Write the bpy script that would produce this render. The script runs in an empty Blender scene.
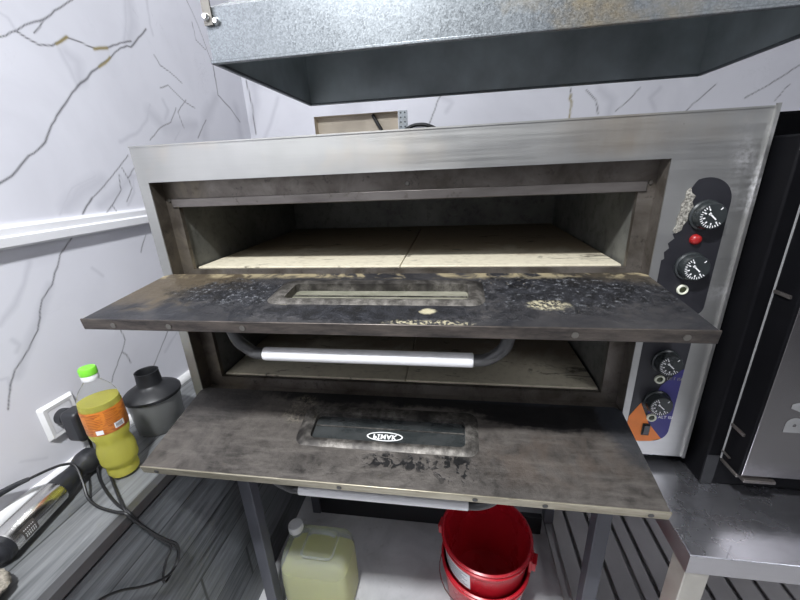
import bpy, bmesh, math, random
import numpy as np
from mathutils import Vector, Matrix, noise as mnoise
random.seed(7)
SC = bpy.context.scene
COL = SC.collection
PI = math.pi

# ------------------------------------------------------------------ node helpers
class NT:
    def __init__(s, name):
        s.m = bpy.data.materials.new(name); s.m.use_nodes = True
        s.t = s.m.node_tree; s.n = s.t.nodes; s.l = s.t.links
        s.b = s.n['Principled BSDF']; s._tc = None
    def put(s, sock, v):
        if hasattr(v, 'is_output') or isinstance(v, bpy.types.NodeSocket): s.l.new(v, sock)
        else:
            if isinstance(v, (tuple, list)) and len(v) == 3 and sock.type == 'RGBA': v = (*v, 1)
            sock.default_value = v
    def coord(s):
        if not s._tc: s._tc = s.n.new('ShaderNodeTexCoord')
        return s._tc.outputs['Object']
    def map(s, scale=(1,1,1), loc=(0,0,0), rot=(0,0,0), vec=None):
        k = s.n.new('ShaderNodeMapping'); s.l.new(vec or s.coord(), k.inputs[0])
        k.inputs['Scale'].default_value = scale; k.inputs['Location'].default_value = loc; k.inputs['Rotation'].default_value = rot
        return k.outputs[0]
    def noise(s, scale, detail=4, rough=.55, vec=None, dist=0):
        k = s.n.new('ShaderNodeTexNoise'); s.l.new(vec or s.coord(), k.inputs['Vector'])
        k.inputs['Scale'].default_value = scale; k.inputs['Detail'].default_value = detail
        k.inputs['Roughness'].default_value = rough; k.inputs['Distortion'].default_value = dist
        return k.outputs[0]
    def voro(s, scale, vec=None, feat='F1', out='Distance'):
        k = s.n.new('ShaderNodeTexVoronoi'); k.feature = feat; s.l.new(vec or s.coord(), k.inputs['Vector'])
        k.inputs['Scale'].default_value = scale
        return k.outputs[out]
    def math(s, op, a, b=0.0, c=None):
        k = s.n.new('ShaderNodeMath'); k.operation = op; s.put(k.inputs[0], a); s.put(k.inputs[1], b)
        if c is not None: s.put(k.inputs[2], c)
        return k.outputs[0]
    def rng(s, v, a, b, lo=0.0, hi=1.0):
        k = s.n.new('ShaderNodeMapRange'); k.clamp = True; s.put(k.inputs[0], v)
        k.inputs[1].default_value = a; k.inputs[2].default_value = b; k.inputs[3].default_value = lo; k.inputs[4].default_value = hi
        return k.outputs[0]
    def mix(s, f, a, b):
        k = s.n.new('ShaderNodeMix'); k.data_type = 'RGBA'
        s.put(k.inputs[0], f); s.put(k.inputs[6], a); s.put(k.inputs[7], b)
        return k.outputs[2]
    def attr(s, name):
        k = s.n.new('ShaderNodeAttribute'); k.attribute_name = name; return k.outputs['Fac']
    def sep(s, vec=None):
        k = s.n.new('ShaderNodeSeparateXYZ'); s.l.new(vec or s.coord(), k.inputs[0]); return k.outputs
    def bump(s, h, strength=.3, dist=.002):
        k = s.n.new('ShaderNodeBump'); s.put(k.inputs['Height'], h); k.inputs['Strength'].default_value = strength
        k.inputs['Distance'].default_value = dist; s.l.new(k.outputs[0], s.b.inputs['Normal'])
    def set(s, col=None, rough=None, metal=None, **kw):
        if col is not None: s.put(s.b.inputs['Base Color'], col)
        if rough is not None: s.put(s.b.inputs['Roughness'], rough)
        if metal is not None: s.put(s.b.inputs['Metallic'], metal)
        for k, v in kw.items(): s.put(s.b.inputs[k.replace('_', ' ')], v)
        return s.m

def plain(name, col, rough=.5, metal=0.0, var=.12, scale=30, **kw):
    t = NT(name); n = t.noise(scale, 4)
    d = tuple(c*(1-var) for c in col); e = tuple(min(1, c*(1+var)) for c in col)
    return t.set(t.mix(t.rng(n, .3, .7), d, e), t.rng(n, .3, .7, max(.02, rough-.06), min(1, rough+.06)), metal, **kw)

# ------------------------------------------------------------------ mesh helpers
class MB:
    def __init__(s): s.bm = bmesh.new()
    def box(s, x0, x1, y0, y1, z0, z1, mat=None):
        P = [Vector((x, y, z)) for x in (x0, x1) for y in (y0, y1) for z in (z0, z1)]
        if mat: P = [mat @ p for p in P]
        v = [s.bm.verts.new(p) for p in P]
        for f in ((0,1,3,2),(4,6,7,5),(0,4,5,1),(2,3,7,6),(0,2,6,4),(1,5,7,3)): s.bm.faces.new([v[i] for i in f])
        return s
    def prism(s, pts, d, mat=None, holes=()):
        """extrude polygon pts (3d) along vector d"""
        pts = [Vector(p) for p in pts]; d = Vector(d)
        a = [s.bm.verts.new(mat @ p if mat else p) for p in pts]
        b = [s.bm.verts.new(mat @ (p+d) if mat else p+d) for p in pts]
        n = len(a)
        s.bm.faces.new(a); s.bm.faces.new(b[::-1])
        for i in range(n): s.bm.faces.new((a[i], b[i], b[(i+1)%n], a[(i+1)%n]))
        return s
    def ring(s, outer, inner, d, mat=None):
        """frame between two loops with the same count, extruded along d"""
        d = Vector(d); f = (lambda p: mat @ Vector(p)) if mat else Vector
        o = [s.bm.verts.new(f(p)) for p in outer]; i_ = [s.bm.verts.new(f(p)) for p in inner]
        g = (lambda p: mat @ (Vector(p)+d)) if mat else (lambda p: Vector(p)+d)
        o2 = [s.bm.verts.new(g(p)) for p in outer]; i2 = [s.bm.verts.new(g(p)) for p in inner]
        n = len(o)
        for k in range(n):
            j = (k+1) % n
            s.bm.faces.new((o[k], o[j], i_[j], i_[k])); s.bm.faces.new((o2[k], i2[k], i2[j], o2[j]))
            s.bm.faces.new((o[k], o2[k], o2[j], o[j])); s.bm.faces.new((i_[k], i_[j], i2[j], i2[k]))
        return s
    def lathe(s, prof, c=(0,0,0), seg=32, mat=None, axis='Z', cap=True):
        """prof list of (r, h) from bottom to top"""
        rings = []
        for r, h in prof:
            if r < 1e-5:
                p = Vector((0,0,h)); rings.append([p])
            else: rings.append([Vector((r*math.cos(2*PI*k/seg), r*math.sin(2*PI*k/seg), h)) for k in range(seg)])
        M = Matrix.Translation(c)
        if axis == 'Y': M = M @ Matrix.Rotation(PI/2, 4, 'X')      # axis runs to -Y
        if axis == 'X': M = M @ Matrix.Rotation(PI/2, 4, 'Y')      # axis runs to +X
        if mat: M = mat @ M
        vr = [[s.bm.verts.new(M @ p) for p in rg] for rg in rings]
        for a, b in zip(vr, vr[1:]):
            for k in range(seg):
                j = (k+1) % seg
                if len(a) == 1 and len(b) == 1: break
                if len(a) == 1: s.bm.faces.new((a[0], b[j], b[k]))
                elif len(b) == 1: s.bm.faces.new((a[k], a[j], b[0]))
                else: s.bm.faces.new((a[k], a[j], b[j], b[k]))
        if cap:
            if len(vr[0]) > 1: s.bm.faces.new(vr[0][::-1])
            if len(vr[-1]) > 1: s.bm.faces.new(vr[-1])
        return s
    def tube(s, pts, r, seg=10, smooth=True, rad=None, sx=1.0):
        pts = [Vector(p) for p in pts]
        if smooth:
            out = []
            n = len(pts)
            for i in range(n-1):
                p0, p1, p2, p3 = pts[max(i-1,0)], pts[i], pts[i+1], pts[min(i+2,n-1)]
                for k in range(6):
                    t = k/6
                    out.append(.5*((2*p1)+(p2-p0)*t+(2*p0-5*p1+4*p2-p3)*t*t+(3*p1-p0-3*p2+p3)*t**3))
            out.append(pts[-1]); 
            if rad: rad = [rad[min(len(rad)-2, i//6)]*(1-(i%6)/6)+rad[min(len(rad)-1, i//6+1)]*(i%6)/6 for i in range(len(out)-1)]+[rad[-1]]
            pts = out
        prev = None; rings = []
        for i, p in enumerate(pts):
            t = (pts[min(i+1,len(pts)-1)]-pts[max(i-1,0)]).normalized()
            if prev is None:
                u = t.orthogonal().normalized()
            else:
                u = (prev - t*prev.dot(t)).normalized()
            prev = u; w = t.cross(u); rr = rad[i] if rad else r
            rings.append([s.bm.verts.new(p+u*rr*math.cos(2*PI*k/seg)+w*rr*math.sin(2*PI*k/seg)) for k in range(seg)])
        for a, b in zip(rings, rings[1:]):
            for k in range(seg): s.bm.faces.new((a[k], a[(k+1)%seg], b[(k+1)%seg], b[k]))
        s.bm.faces.new(rings[0][::-1]); s.bm.faces.new(rings[-1])
        return s
    def build(s, name, mat, parent=None, bevel=0, seg=2, smooth=False, loc=None, subsurf=0):
        bmesh.ops.recalc_face_normals(s.bm, faces=s.bm.faces)
        org = Vector(loc) if loc else (wloc(parent) if parent else Vector())
        bmesh.ops.translate(s.bm, vec=-org, verts=s.bm.verts)
        me = bpy.data.meshes.new(name); s.bm.to_mesh(me); s.bm.free()
        return link(name, me, mat, parent, org, bevel, seg, smooth, subsurf)

WL = {}
def wloc(o): return Vector(WL[o.name])
def link(name, me, mat, parent=None, org=(0,0,0), bevel=0, seg=2, smooth=False, subsurf=0):
    o = bpy.data.objects.new(name, me); COL.objects.link(o)
    for m in (mat if isinstance(mat, (list, tuple)) else [mat]): me.materials.append(m)
    org = Vector(org)
    if parent:
        o.parent = parent; o.location = org - wloc(parent)
    else: o.location = org
    WL[o.name] = org
    if bevel:
        b = o.modifiers.new('bevel', 'BEVEL'); b.width = bevel; b.segments = seg; b.limit_method = 'ANGLE'; b.angle_limit = math.radians(40)
    if subsurf:
        b = o.modifiers.new('sub', 'SUBSURF'); b.levels = subsurf; b.render_levels = subsurf
    if smooth or bevel:
        for p in me.polygons: p.use_smooth = True
        try: me.set_sharp_from_angle(angle=math.radians(42))
        except Exception: pass
    return o
def tag(o, label, cat, group=None):
    o['label'] = label; o['category'] = cat
    if group: o['group'] = group
    return o
def thing(name, label, cat, loc=(0,0,0), group=None):
    o = bpy.data.objects.new(name, None); COL.objects.link(o); o.location = loc; o.empty_display_size = .05
    WL[o.name] = Vector(loc); return tag(o, label, cat, group)
def struct(o): o['kind'] = 'structure'; return o
def text_mesh(name, body, size, mat, parent, M, depth=.0006, spacing=1.0, offset=0):
    cu = bpy.data.curves.new('t', 'FONT'); cu.body = body; cu.size = size; cu.align_x = 'CENTER'; cu.align_y = 'CENTER'
    cu.extrude = depth/2; cu.space_character = spacing; cu.offset = offset
    ob = bpy.data.objects.new('t', cu); COL.objects.link(ob)
    dg = bpy.context.evaluated_depsgraph_get()
    me = bpy.data.meshes.new_from_object(ob.evaluated_get(dg)); bpy.data.objects.remove(ob)
    me.name = name
    org = wloc(parent)
    me.transform(Matrix.Translation(-org) @ M)
    if M.determinant() < 0: me.flip_normals()
    me.materials.clear()
    return link(name, me, mat, parent, org)
def rrect(x0, x1, y0, y1, r, n=5):
    """rounded rectangle loop (2d), r may be 4 radii: x1y1, x0y1, x0y0, x1y0"""
    if not isinstance(r, (tuple, list)): r = (r,)*4
    out = []
    for (cx, cy, a0, q) in ((x1, y1, 0, r[0]), (x0, y1, 90, r[1]), (x0, y0, 180, r[2]), (x1, y0, 270, r[3])):
        sx = -1 if cx == x1 else 1; sy = -1 if cy == y1 else 1
        for k in range(n+1):
            a = math.radians(a0+90*k/n)
            out.append((cx+sx*q+q*math.cos(a), cy+sy*q+q*math.sin(a)))
    return out
# ------------------------------------------------------------------ materials
ROOTX, ROOTY = .65, .45
def brushed(name, col, rough, scuff=False, streak=(3, 3, 160), bumpy=.06):
    t = NT(name)
    st = t.noise(1, 5, .6, t.map(streak)); lo = t.noise(5, 3)
    c = t.mix(t.rng(lo, .3, .7), tuple(k*.88 for k in col), tuple(min(1, k*1.08) for k in col))
    r = t.math('ADD', t.rng(st, .3, .7, rough-.05, rough+.05), t.rng(lo, .3, .7, -.03, .05))
    if scuff:
        X = t.sep()
        m = t.math('MULTIPLY', t.rng(X[0], .585, .64), t.rng(t.noise(140, 5, .7), .4, .58))
        m = t.math('MULTIPLY', m, t.math('MULTIPLY', t.rng(t.noise(9, 3), .4, .6), t.rng(X[2], .3, .55)))
        c = t.mix(m, c, (.88, .87, .9)); r = t.math('ADD', r, t.math('MULTIPLY', m, .25))
        # warm heat tint above the opening
        h = t.math('MULTIPLY', t.rng(t.noise(6, 3, .6), .5, .68), t.rng(X[2], .69, .72))
        c = t.mix(t.math('MULTIPLY', h, .45), c, (.55, .47, .36))
        tn = t.math('MULTIPLY', t.rng(t.math('ABSOLUTE', t.math('SUBTRACT', X[0], .40)), .16, .03), t.math('MULTIPLY', t.rng(X[2], .69, .72), t.rng(t.noise(1, 4, .6, t.map((14, 1, 5))), .35, .65)))
        c = t.mix(t.math('MULTIPLY', tn, .6), c, (.3, .24, .17))
        bd = t.rng(t.noise(1, 3, .5, t.map((5, 1, .6))), .42, .58)
        c = t.mix(t.math('MULTIPLY', bd, .3), c, (.6, .6, .58)); r = t.math('ADD', r, t.math('MULTIPLY', bd, -.08))
        # small dark spots
        sp = t.rng(t.voro(16), .035, .02)
        sp = t.math('MULTIPLY', sp, t.rng(t.noise(7, 2), .52, .6))
        c = t.mix(t.math('MULTIPLY', sp, .8), c, (.12, .1, .08))
    t.bump(st, bumpy, .001)
    return t.set(c, r, 1.0)
M = {}
M['face'] = brushed('brushed_steel_face', (.425, .425, .41), .5, True)
M['body'] = brushed('steel_body', (.5, .5, .5), .4)
def table_steel():
    t = NT('worn_table_steel')
    st = t.noise(1, 5, .6, t.map((4, 140, 4))); lo = t.noise(7, 4, .6)
    sc = t.rng(t.voro(9, t.map((1, 3.5, 1), (0, 0, 0), (0, 0, .9)), 'DISTANCE_TO_EDGE'), .012, .004)
    sc = t.math('MULTIPLY', sc, t.rng(t.noise(5, 2), .55, .62))
    c = t.mix(t.rng(lo, .3, .7), (.72, .72, .78), (.86, .86, .92))
    c = t.mix(t.math('MULTIPLY', sc, .5), c, (.35, .35, .4))
    t.bump(t.math('ADD', lo, t.math('MULTIPLY', st, .05)), .12, .01)
    return t.set(c, t.rng(lo, .3, .7, .18, .32), .96)
M['table'] = table_steel()
M['table_side'] = brushed('table_apron_steel', (.5, .49, .5), .4)
M['leg_beige'] = plain('worn_leg_steel', (.5, .48, .43), .45, .7, .15, 14)
def galv():
    t = NT('galvanised_sheet')
    v = t.voro(430, None, 'F1', 'Color'); s = t.sep(v)
    lo = t.noise(6, 4, .6)
    c = t.mix(s[0], (.17, .185, .195), (.255, .275, .288))
    X = t.sep()
    st = t.math('MULTIPLY', t.rng(t.noise(9, 5, .65), .5, .72), t.rng(t.math('ABSOLUTE', t.math('SUBTRACT', X[0], .12)), .26, .05))
    c = t.mix(t.math('MULTIPLY', st, .65), c, (.36, .28, .15))
    t.bump(s[1], .05, .001)
    return t.set(c, t.math('ADD', t.rng(s[2], 0, 1, .34, .5), t.rng(lo, .3, .7, -.04, .06)), .85)
M['galv'] = galv()
M['galv_in'] = plain('hood_inside_grimy_zinc', (.5, .55, .56), .5, .6, .25, 7)
M['chrome'] = plain('bright_bolt', (.8, .8, .8), .25, 1.0, .05)

def marble(name, axis):
    t = NT(name)
    v = t.attr('vein'); g = t.attr('gold'); sh = t.attr('shade')
    cl = t.noise(2.2, 5, .55, None, .6); fine = t.noise(12, 4, .6)
    c = t.mix(t.math('MULTIPLY', t.rng(cl, .5, .75), .38), (.75, .75, .80), (.52, .52, .57))
    c = t.mix(t.math('MULTIPLY', t.rng(fine, .55, .75), .08), c, (.6, .6, .65))
    w = t.noise(3.1, 6, .6, None, 1.2)
    hair = t.rng(t.math('ABSOLUTE', t.math('SUBTRACT', w, .5)), .005, .0005)
    hair = t.math('MULTIPLY', hair, t.rng(t.noise(1.7, 2), .52, .66))
    c = t.mix(t.math('MULTIPLY', hair, .22), c, (.42, .42, .46))
    c = t.mix(sh, c, (.42, .42, .47))
    c = t.mix(v, c, (.07, .068, .075)); c = t.mix(g, c, (.3, .235, .07))
    return t.set(c, .3, 0, Specular_IOR_Level=.4)
M['marble_l'] = marble('marble_panel', 0)
M['white_trim'] = plain('white_plastic_trim', (.8, .8, .82), .4, 0, .04, 8)
M['ceiling'] = plain('white_ceiling_paint', (.6, .6, .6), .8, 0, .03)
M['wall_plain'] = plain('pale_wall_paint', (.27, .27, .285), .7, 0, .05, 3)
def floor():
    t = NT('pale_marble_floor')
    n = t.noise(5, 6, .62, None, .8); f = t.noise(26, 5, .6)
    c = t.mix(t.rng(n, .35, .7), (.7, .7, .71), (.5, .5, .51))
    c = t.mix(t.math('MULTIPLY', t.rng(f, .62, .72), .5), c, (.36, .35, .33))
    return t.set(c, .35)
M['floor'] = floor()

def plank(name, d, l, wid, axis):
    """grey wood boards running along Y; axis = object axis across the boards (0 x, 2 z)"""
    t = NT(name); X = t.sep()
    q = t.math('DIVIDE', X[axis], wid); idx = t.math('FLOOR', q); fr = t.math('FRACT', q)
    off = t.math('MULTIPLY', t.math('FRACT', t.math('MULTIPLY', t.math('SINE', t.math('MULTIPLY', idx, 12.99)), 437.5)), 1)
    yy = t.math('ADD', t.math('DIVIDE', X[1], 1.15), t.math('MULTIPLY', off, 3.7))
    yi = t.math('FLOOR', yy); yf = t.math('FRACT', yy)
    rnd = t.math('FRACT', t.math('MULTIPLY', t.math('SINE', t.math('ADD', t.math('MULTIPLY', idx, 7.31), t.math('MULTIPLY', yi, 3.17))), 91.7))
    cb = t.n.new('ShaderNodeCombineXYZ'); t.put(cb.inputs[0], t.math('MULTIPLY', X[0], 60)); t.put(cb.inputs[1], t.math('ADD', t.math('MULTIPLY', X[1], 4), t.math('MULTIPLY', rnd, 40))); t.put(cb.inputs[2], t.math('MULTIPLY', X[2], 60))
    gr = t.noise(1, 7, .65, cb.outputs[0], .7)
    f = t.math('ADD', t.math('MULTIPLY', t.rng(gr, .3, .72), .75), t.math('MULTIPLY', t.math('SUBTRACT', rnd, .3), .4))
    c = t.mix(f, d, l)
    seam = t.math('MAXIMUM', t.rng(t.math('ABSOLUTE', t.math('SUBTRACT', fr, .5)), .478, .492), t.rng(t.math('ABSOLUTE', t.math('SUBTRACT', yf, .5)), .494, .498))
    c = t.mix(t.math('MULTIPLY', seam, .75), c, tuple(k*.3 for k in d))
    t.bump(gr, .08, .001)
    return t.set(c, t.rng(gr, .3, .7, .34, .46))
M['plank_top'] = plank('grey_wood_laminate_top', (.045, .048, .05), (.235, .243, .248), .125, 0)
M['plank_side'] = plank('grey_wood_laminate_side', (.035, .039, .043), (.25, .27, .285), .142, 2)
M['edge'] = plain('edge_strip_aluminium', (.11, .11, .112), .4, .7, .08)
M['dark_gap'] = plain('black_gap', (.012, .012, .013), .6)
M['stand'] = plain('grey_painted_steel', (.1, .104, .122), .45, .1, .12, 9)
M['black_paint'] = plain('black_paint', (.012, .012, .014), .4)
M['slat'] = brushed('slat_steel', (.6, .58, .56), .42, False, (90, 2, 90))

# ---- sooty oven materials
def blob(t, X, x, y, rx, ry, n, amt=.8, sharp=.6):
    dx = t.math('DIVIDE', t.math('SUBTRACT', X[0], x-ROOTX), rx); dy = t.math('DIVIDE', t.math('SUBTRACT', X[1], y-ROOTY), ry)
    d = t.math('SQRT', t.math('ADD', t.math('MULTIPLY', dx, dx), t.math('MULTIPLY', dy, dy)))
    d = t.math('ADD', d, t.math('MULTIPLY', t.math('SUBTRACT', n, .5), amt*2))
    return t.rng(d, 1.0, sharp)
def mx(t, *a):
    r = a[0]
    for b in a[1:]: r = t.math('MAXIMUM', r, b)
    return r
def door_mat(name, upper):
    t = NT(name); X = t.sep()
    n1 = t.noise(7, 6, .65, None, .5); n2 = t.noise(38, 6, .7); n3 = t.noise(150, 4, .75); n4 = t.noise(16, 5, .6, None, 1.0)
    streak = t.noise(1, 5, .65, t.map((9, 55, 9), (0, 0, 0), (0, 0, .25)))
    if upper:
        c = t.mix(t.rng(n1, .35, .68), (.02, .021, .026), (.07, .067, .069))
        c = t.mix(t.math('MULTIPLY', t.rng(n2, .5, .75), .5), c, (.1, .09, .082))
        # heat-browned left end and hinge line
        c = t.mix(t.math('MULTIPLY', blob(t, X, .08, -.05, .24, .15, n4), .7), c, (.15, .115, .07))
        c = t.mix(t.math('MULTIPLY', blob(t, X, 1.1, -.02, .16, .07, n4), .55), c, (.12, .095, .06))
        soot = mx(t, blob(t, X, .27, -.115, .17, .075, n2), blob(t, X, .95, -.105, .22, .095, n2), blob(t, X, .58, -.2, .3, .045, n2))
        c = t.mix(t.math('MULTIPLY', soot, .85), c, t.mix(t.rng(n2, .4, .65), (.005, .005, .006), (.03, .032, .04)))
        # baked-on pale crumbs inside the sooty areas
        cz = mx(t, blob(t, X, .27, -.11, .16, .08, n2), blob(t, X, .93, -.1, .24, .1, n2))
        cr = t.math('MULTIPLY', t.rng(t.noise(95, 6, .85), .56, .62), cz)
        c = t.mix(t.math('MULTIPLY', cr, .85), c, (.3, .31, .33))
        cr2 = t.math('MULTIPLY', t.rng(n3, .62, .68), mx(t, blob(t, X, .93, -.17, .07, .022, n2), blob(t, X, .86, -.06, .1, .025, n2, .6)))
        c = t.mix(t.math('MULTIPLY', cr2, .9), c, (.56, .5, .4))
        # flour residue along the hinge and two flakes in front of the window
        hl = t.math('MULTIPLY', t.rng(t.math('ADD', X[1], t.math('MULTIPLY', n2, .03)), -.03-ROOTY, -.012-ROOTY), t.rng(n4, .45, .55))
        c = t.mix(t.math('MULTIPLY', hl, .85), c, (.5, .42, .26))
        fl = mx(t, blob(t, X, .405, -.162, .035, .013, n2, .6), blob(t, X, .694, -.193, .016, .013, n2, .75), t.math('MULTIPLY', blob(t, X, .905, -.165, .045, .022, n2, .7), t.rng(n3, .45, .55)), t.math('MULTIPLY', blob(t, X, .7, -.236, .08, .012, n2, .7), t.rng(n3, .5, .55)))
        c = t.mix(fl, c, (.55, .5, .34))
        h = t.math('ADD', t.math('MULTIPLY', t.math('MULTIPLY', n3, soot), 1.2), t.math('MULTIPLY', n2, .4))
        t.bump(h, .7, .004)
        r = t.math('ADD', t.rng(n2, .3, .7, .36, .56), t.math('MULTIPLY', soot, .12))
    else:
        c = t.mix(t.rng(t.math('ADD', t.math('MULTIPLY', n1, .65), t.math('MULTIPLY', n2, .35)), .36, .62), (.03, .027, .025), (.15, .134, .12))
        c = t.mix(t.math('MULTIPLY', t.rng(streak, .48, .7), .55), c, (.19, .172, .155))
        c = t.mix(t.math('MULTIPLY', t.rng(n2, .52, .75), .35), c, (.026, .023, .021))
        rag = t.math('ADD', t.math('MULTIPLY', n2, .5), t.math('MULTIPLY', streak, .5))
        burn = mx(t, blob(t, X, .98, -.02, .21, .058, rag, .45, .82), blob(t, X, .43, -.0, .26, .036, n2, .6, .6), blob(t, X, .72, .01, .34, .045, n2, .5, .7))
        tan = t.math('MULTIPLY', blob(t, X, .95, -.14, .2, .08, n1, .8, .4), t.rng(n4, .4, .6))
        c = t.mix(t.math('MULTIPLY', tan, .5), c, (.13, .1, .08))
        c = t.mix(t.math('MULTIPLY', burn, .92), c, (.005, .005, .006))
        edge = mx(t, blob(t, X, 1.13, -.01, .06, .16, n4, .5, .7), blob(t, X, .9, .02, .3, .03, n4, .4, .6))
        c = t.mix(t.math('MULTIPLY', edge, .7), c, (.035, .04, .05))
        left = blob(t, X, .12, -.0, .2, .11, n1, .7, .3)
        c = t.mix(t.math('MULTIPLY', left, .55), c, (.028, .028, .03))
        sp = t.math('MULTIPLY', t.rng(t.noise(42, 5, .6, None, 1.2), .49, .54), mx(t, blob(t, X, .62, -.175, .11, .025, n2, .4), blob(t, X, .74, -.18, .06, .04, n2, .4)))
        c = t.mix(t.math('MULTIPLY', sp, .95), c, (.008, .008, .009))
        ash = t.math('MULTIPLY', blob(t, X, .345, -.05, .05, .05, n2, .5), t.rng(n3, .45, .6))
        c = t.mix(t.math('MULTIPLY', ash, .5), c, (.36, .32, .25))
        h = t.math('ADD', t.math('MULTIPLY', n3, .5), t.math('ADD', t.math('MULTIPLY', sp, -.6), n2))
        t.bump(h, .45, .003)
        r = t.math('ADD', t.rng(n2, .3, .7, .38, .55), t.math('MULTIPLY', burn, .1))
    return t.set(c, r, .45)
M['door_up'] = door_mat('sooty_door_skin', True)
M['door_lo'] = door_mat('scorched_door_skin', False)
def rim():
    t = NT('worn_window_rim'); n = t.noise(60, 5, .7); n1 = t.noise(12, 3)
    c = t.mix(t.rng(n, .4, .65), (.07, .064, .057), (.22, .205, .185)); c = t.mix(t.rng(n1, .45, .62), c, (.035, .032, .03))
    t.bump(n, .3, .002)
    return t.set(c, .5, .6)
M['rim'] = rim()
def door_edge():
    t = NT('worn_door_edge'); n = t.noise(1, 5, .7, t.map((14, 60, 60))); n2 = t.noise(90, 4)
    c = t.mix(t.rng(n, .35, .65), (.045, .04, .038), (.13, .11, .095))
    return t.set(c, .4, .7)
M['door_edge'] = door_edge()
def pale_edge():
    t = NT('polished_lower_door_edge'); n = t.noise(1, 5, .7, t.map((10, 60, 60)))
    c = t.mix(t.rng(n, .35, .65), (.3, .27, .2), (.5, .46, .36))
    return t.set(c, .38, .7)
M['door_edge_lo'] = pale_edge()
def frame_soot():
    t = NT('heat_browned_frame'); n = t.noise(9, 5, .65, None, .6); n2 = t.noise(45, 5, .7); X = t.sep()
    c = t.mix(t.rng(n, .35, .65), (.085, .072, .058), (.2, .18, .16))
    c = t.mix(t.math('MULTIPLY', t.rng(n2, .58, .7), .6), c, (.03, .026, .022))
    ol = t.math('MULTIPLY', t.rng(t.math('ABSOLUTE', X[0]), .5, .53), t.rng(n, .4, .6))
    c = t.mix(t.math('MULTIPLY', ol, .5), c, (.16, .13, .075))
    return t.set(c, t.rng(n2, .3, .7, .34, .5), .6)
M['frame'] = frame_soot()
def lip():
    t = NT('bare_frame_lip'); n = t.noise(1, 4, .6, t.map((7, 30, 30))); n2 = t.noise(30, 5, .7)
    c = t.mix(t.rng(n, .3, .7), (.095, .085, .08), (.17, .155, .145)); c = t.mix(t.math('MULTIPLY', t.rng(n2, .6, .68), .7), c, (.07, .06, .05))
    return t.set(c, .42, .7)
M['lip'] = lip()
def liner():
    t = NT('chamber_liner'); n = t.noise(6, 5, .6); n2 = t.noise(40, 5, .7)
    c = t.mix(t.rng(n, .35, .65), (.1, .1, .09), (.2, .2, .18)); c = t.mix(t.math('MULTIPLY', t.rng(n2, .52, .7), .5), c, (.03, .028, .022))
    X = t.sep()
    return t.set(c, t.rng(n2, .3, .7, .4, .55), .2)
M['liner'] = liner()
def stone(name, dark):
    t = NT(name); n = t.noise(5, 5, .6, None, .7); n2 = t.noise(55, 5, .65); X = t.sep()
    back = t.math('ADD', X[1], t.math('MULTIPLY', t.math('SUBTRACT', n, .5), .35))
    # lit front strip and shaded rear painted into the stone colour
    c = t.mix(t.rng(back, -.3, -.18), (.6, .55, .42), (.3, .24, .16) if not dark else (.27, .22, .16))
    c = t.mix(t.math('MULTIPLY', t.rng(n2, .5, .7), .3), c, (.24, .19, .13))
    sp = t.math('MULTIPLY', t.rng(t.noise(8, 5, .65, t.map((1, 2.5, 1)), 1.0), .6, .68), .8)
    c = t.mix(sp, c, (.05, .04, .03))
    t.bump(n2, .2, .002)
    return t.set(c, .85)
M['stone'] = stone('upper_stone_lit_front', False)
M['stone_lo'] = stone('lower_stone_lit_front', True)
def glass_dark(name, col, rough, mixc, a):
    t = NT(name); n = t.noise(14, 5, .65, t.map((1, 2, 1)))
    c = t.mix(t.rng(n, .35, .7), col, mixc)
    return t.set(c, t.rng(n, .3, .7, rough, rough+.12), 0, Transmission_Weight=a, IOR=1.45)
M['glass_up'] = glass_dark('dusty_reflecting_glass', (.2, .2, .15), .12, (.33, .32, .25), .3)  # pale tone holds dust and a painted reflection of the chamber
M['glass_lo'] = glass_dark('smoked_window_glass', (.03, .035, .036), .08, (.075, .08, .08), .3)
M['white_print'] = plain('white_print', (.82, .82, .82), .5, 0, .02)
M['handle'] = plain('satin_aluminium', (.8, .8, .8), .38, .25, .04)
M['arm'] = plain('black_handle_arm', (.055, .055, .055), .42, .2, .3, 40)
M['sticker'] = plain('black_panel_print', (.014, .014, .018), .42, 0, .1)
M['blue'] = plain('blue_panel_print', (.045, .04, .2), .45, 0, .1)
M['orange'] = plain('orange_panel_print', (.9, .25, .045), .45, 0, .06)
def residue():
    t = NT('dried_glue'); n = t.noise(170, 5, .8)
    t.bump(n, .8, .003)
    return t.set(t.mix(t.rng(n, .4, .62), (.06, .055, .045), (.5, .48, .42)), .8)
M['residue'] = residue()
M['knob'] = plain('black_knob_plastic', (.022, .026, .027), .3, 0, .1)
M['red_lens'] = plain('red_lamp_lens', (.28, .012, .012), .3, 0, .1)
M['lamp_ring'] = plain('cream_lamp_ring', (.75, .76, .62), .4, 0, .05)
M['lamp_lens'] = plain('dark_lamp_lens', (.03, .035, .015), .2)
M['screw'] = plain('dull_screw', (.2, .19, .17), .4, .9)
# ---- other things
M['black_app'] = plain('black_appliance_enamel', (.005, .005, .006), .5, 0, .1, Specular_IOR_Level=.05)
M['black_front'] = plain('dark_grey_enamel', (.009, .0095, .011), .6)
M['black_top'] = plain('satin_black_trim', (.06, .06, .06), .4)
M['app_door'] = plain('smoked_steel_door', (.17, .163, .163), .22, .9, .06, 4)
M['seal'] = plain('pale_seal_strip', (.4, .4, .4), .4, .3, .05)
M['app_letters'] = plain('grey_letters', (.2, .2, .2), .5)
M['cord'] = plain('black_cord', (.011, .011, .012), .45)
M['black_plastic'] = plain('black_plastic', (.022, .023, .027), .38, 0, .1)
M['grey_lid'] = plain('dark_grey_plastic', (.009, .0095, .011), .45, 0, .1)
def clear(name, col, rough, w, ior=1.3):
    t = NT(name); n = t.noise(8, 3)
    return t.set(t.mix(t.rng(n, .3, .7), tuple(c*.95 for c in col), col), rough, 0, Transmission_Weight=w, IOR=ior)
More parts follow.
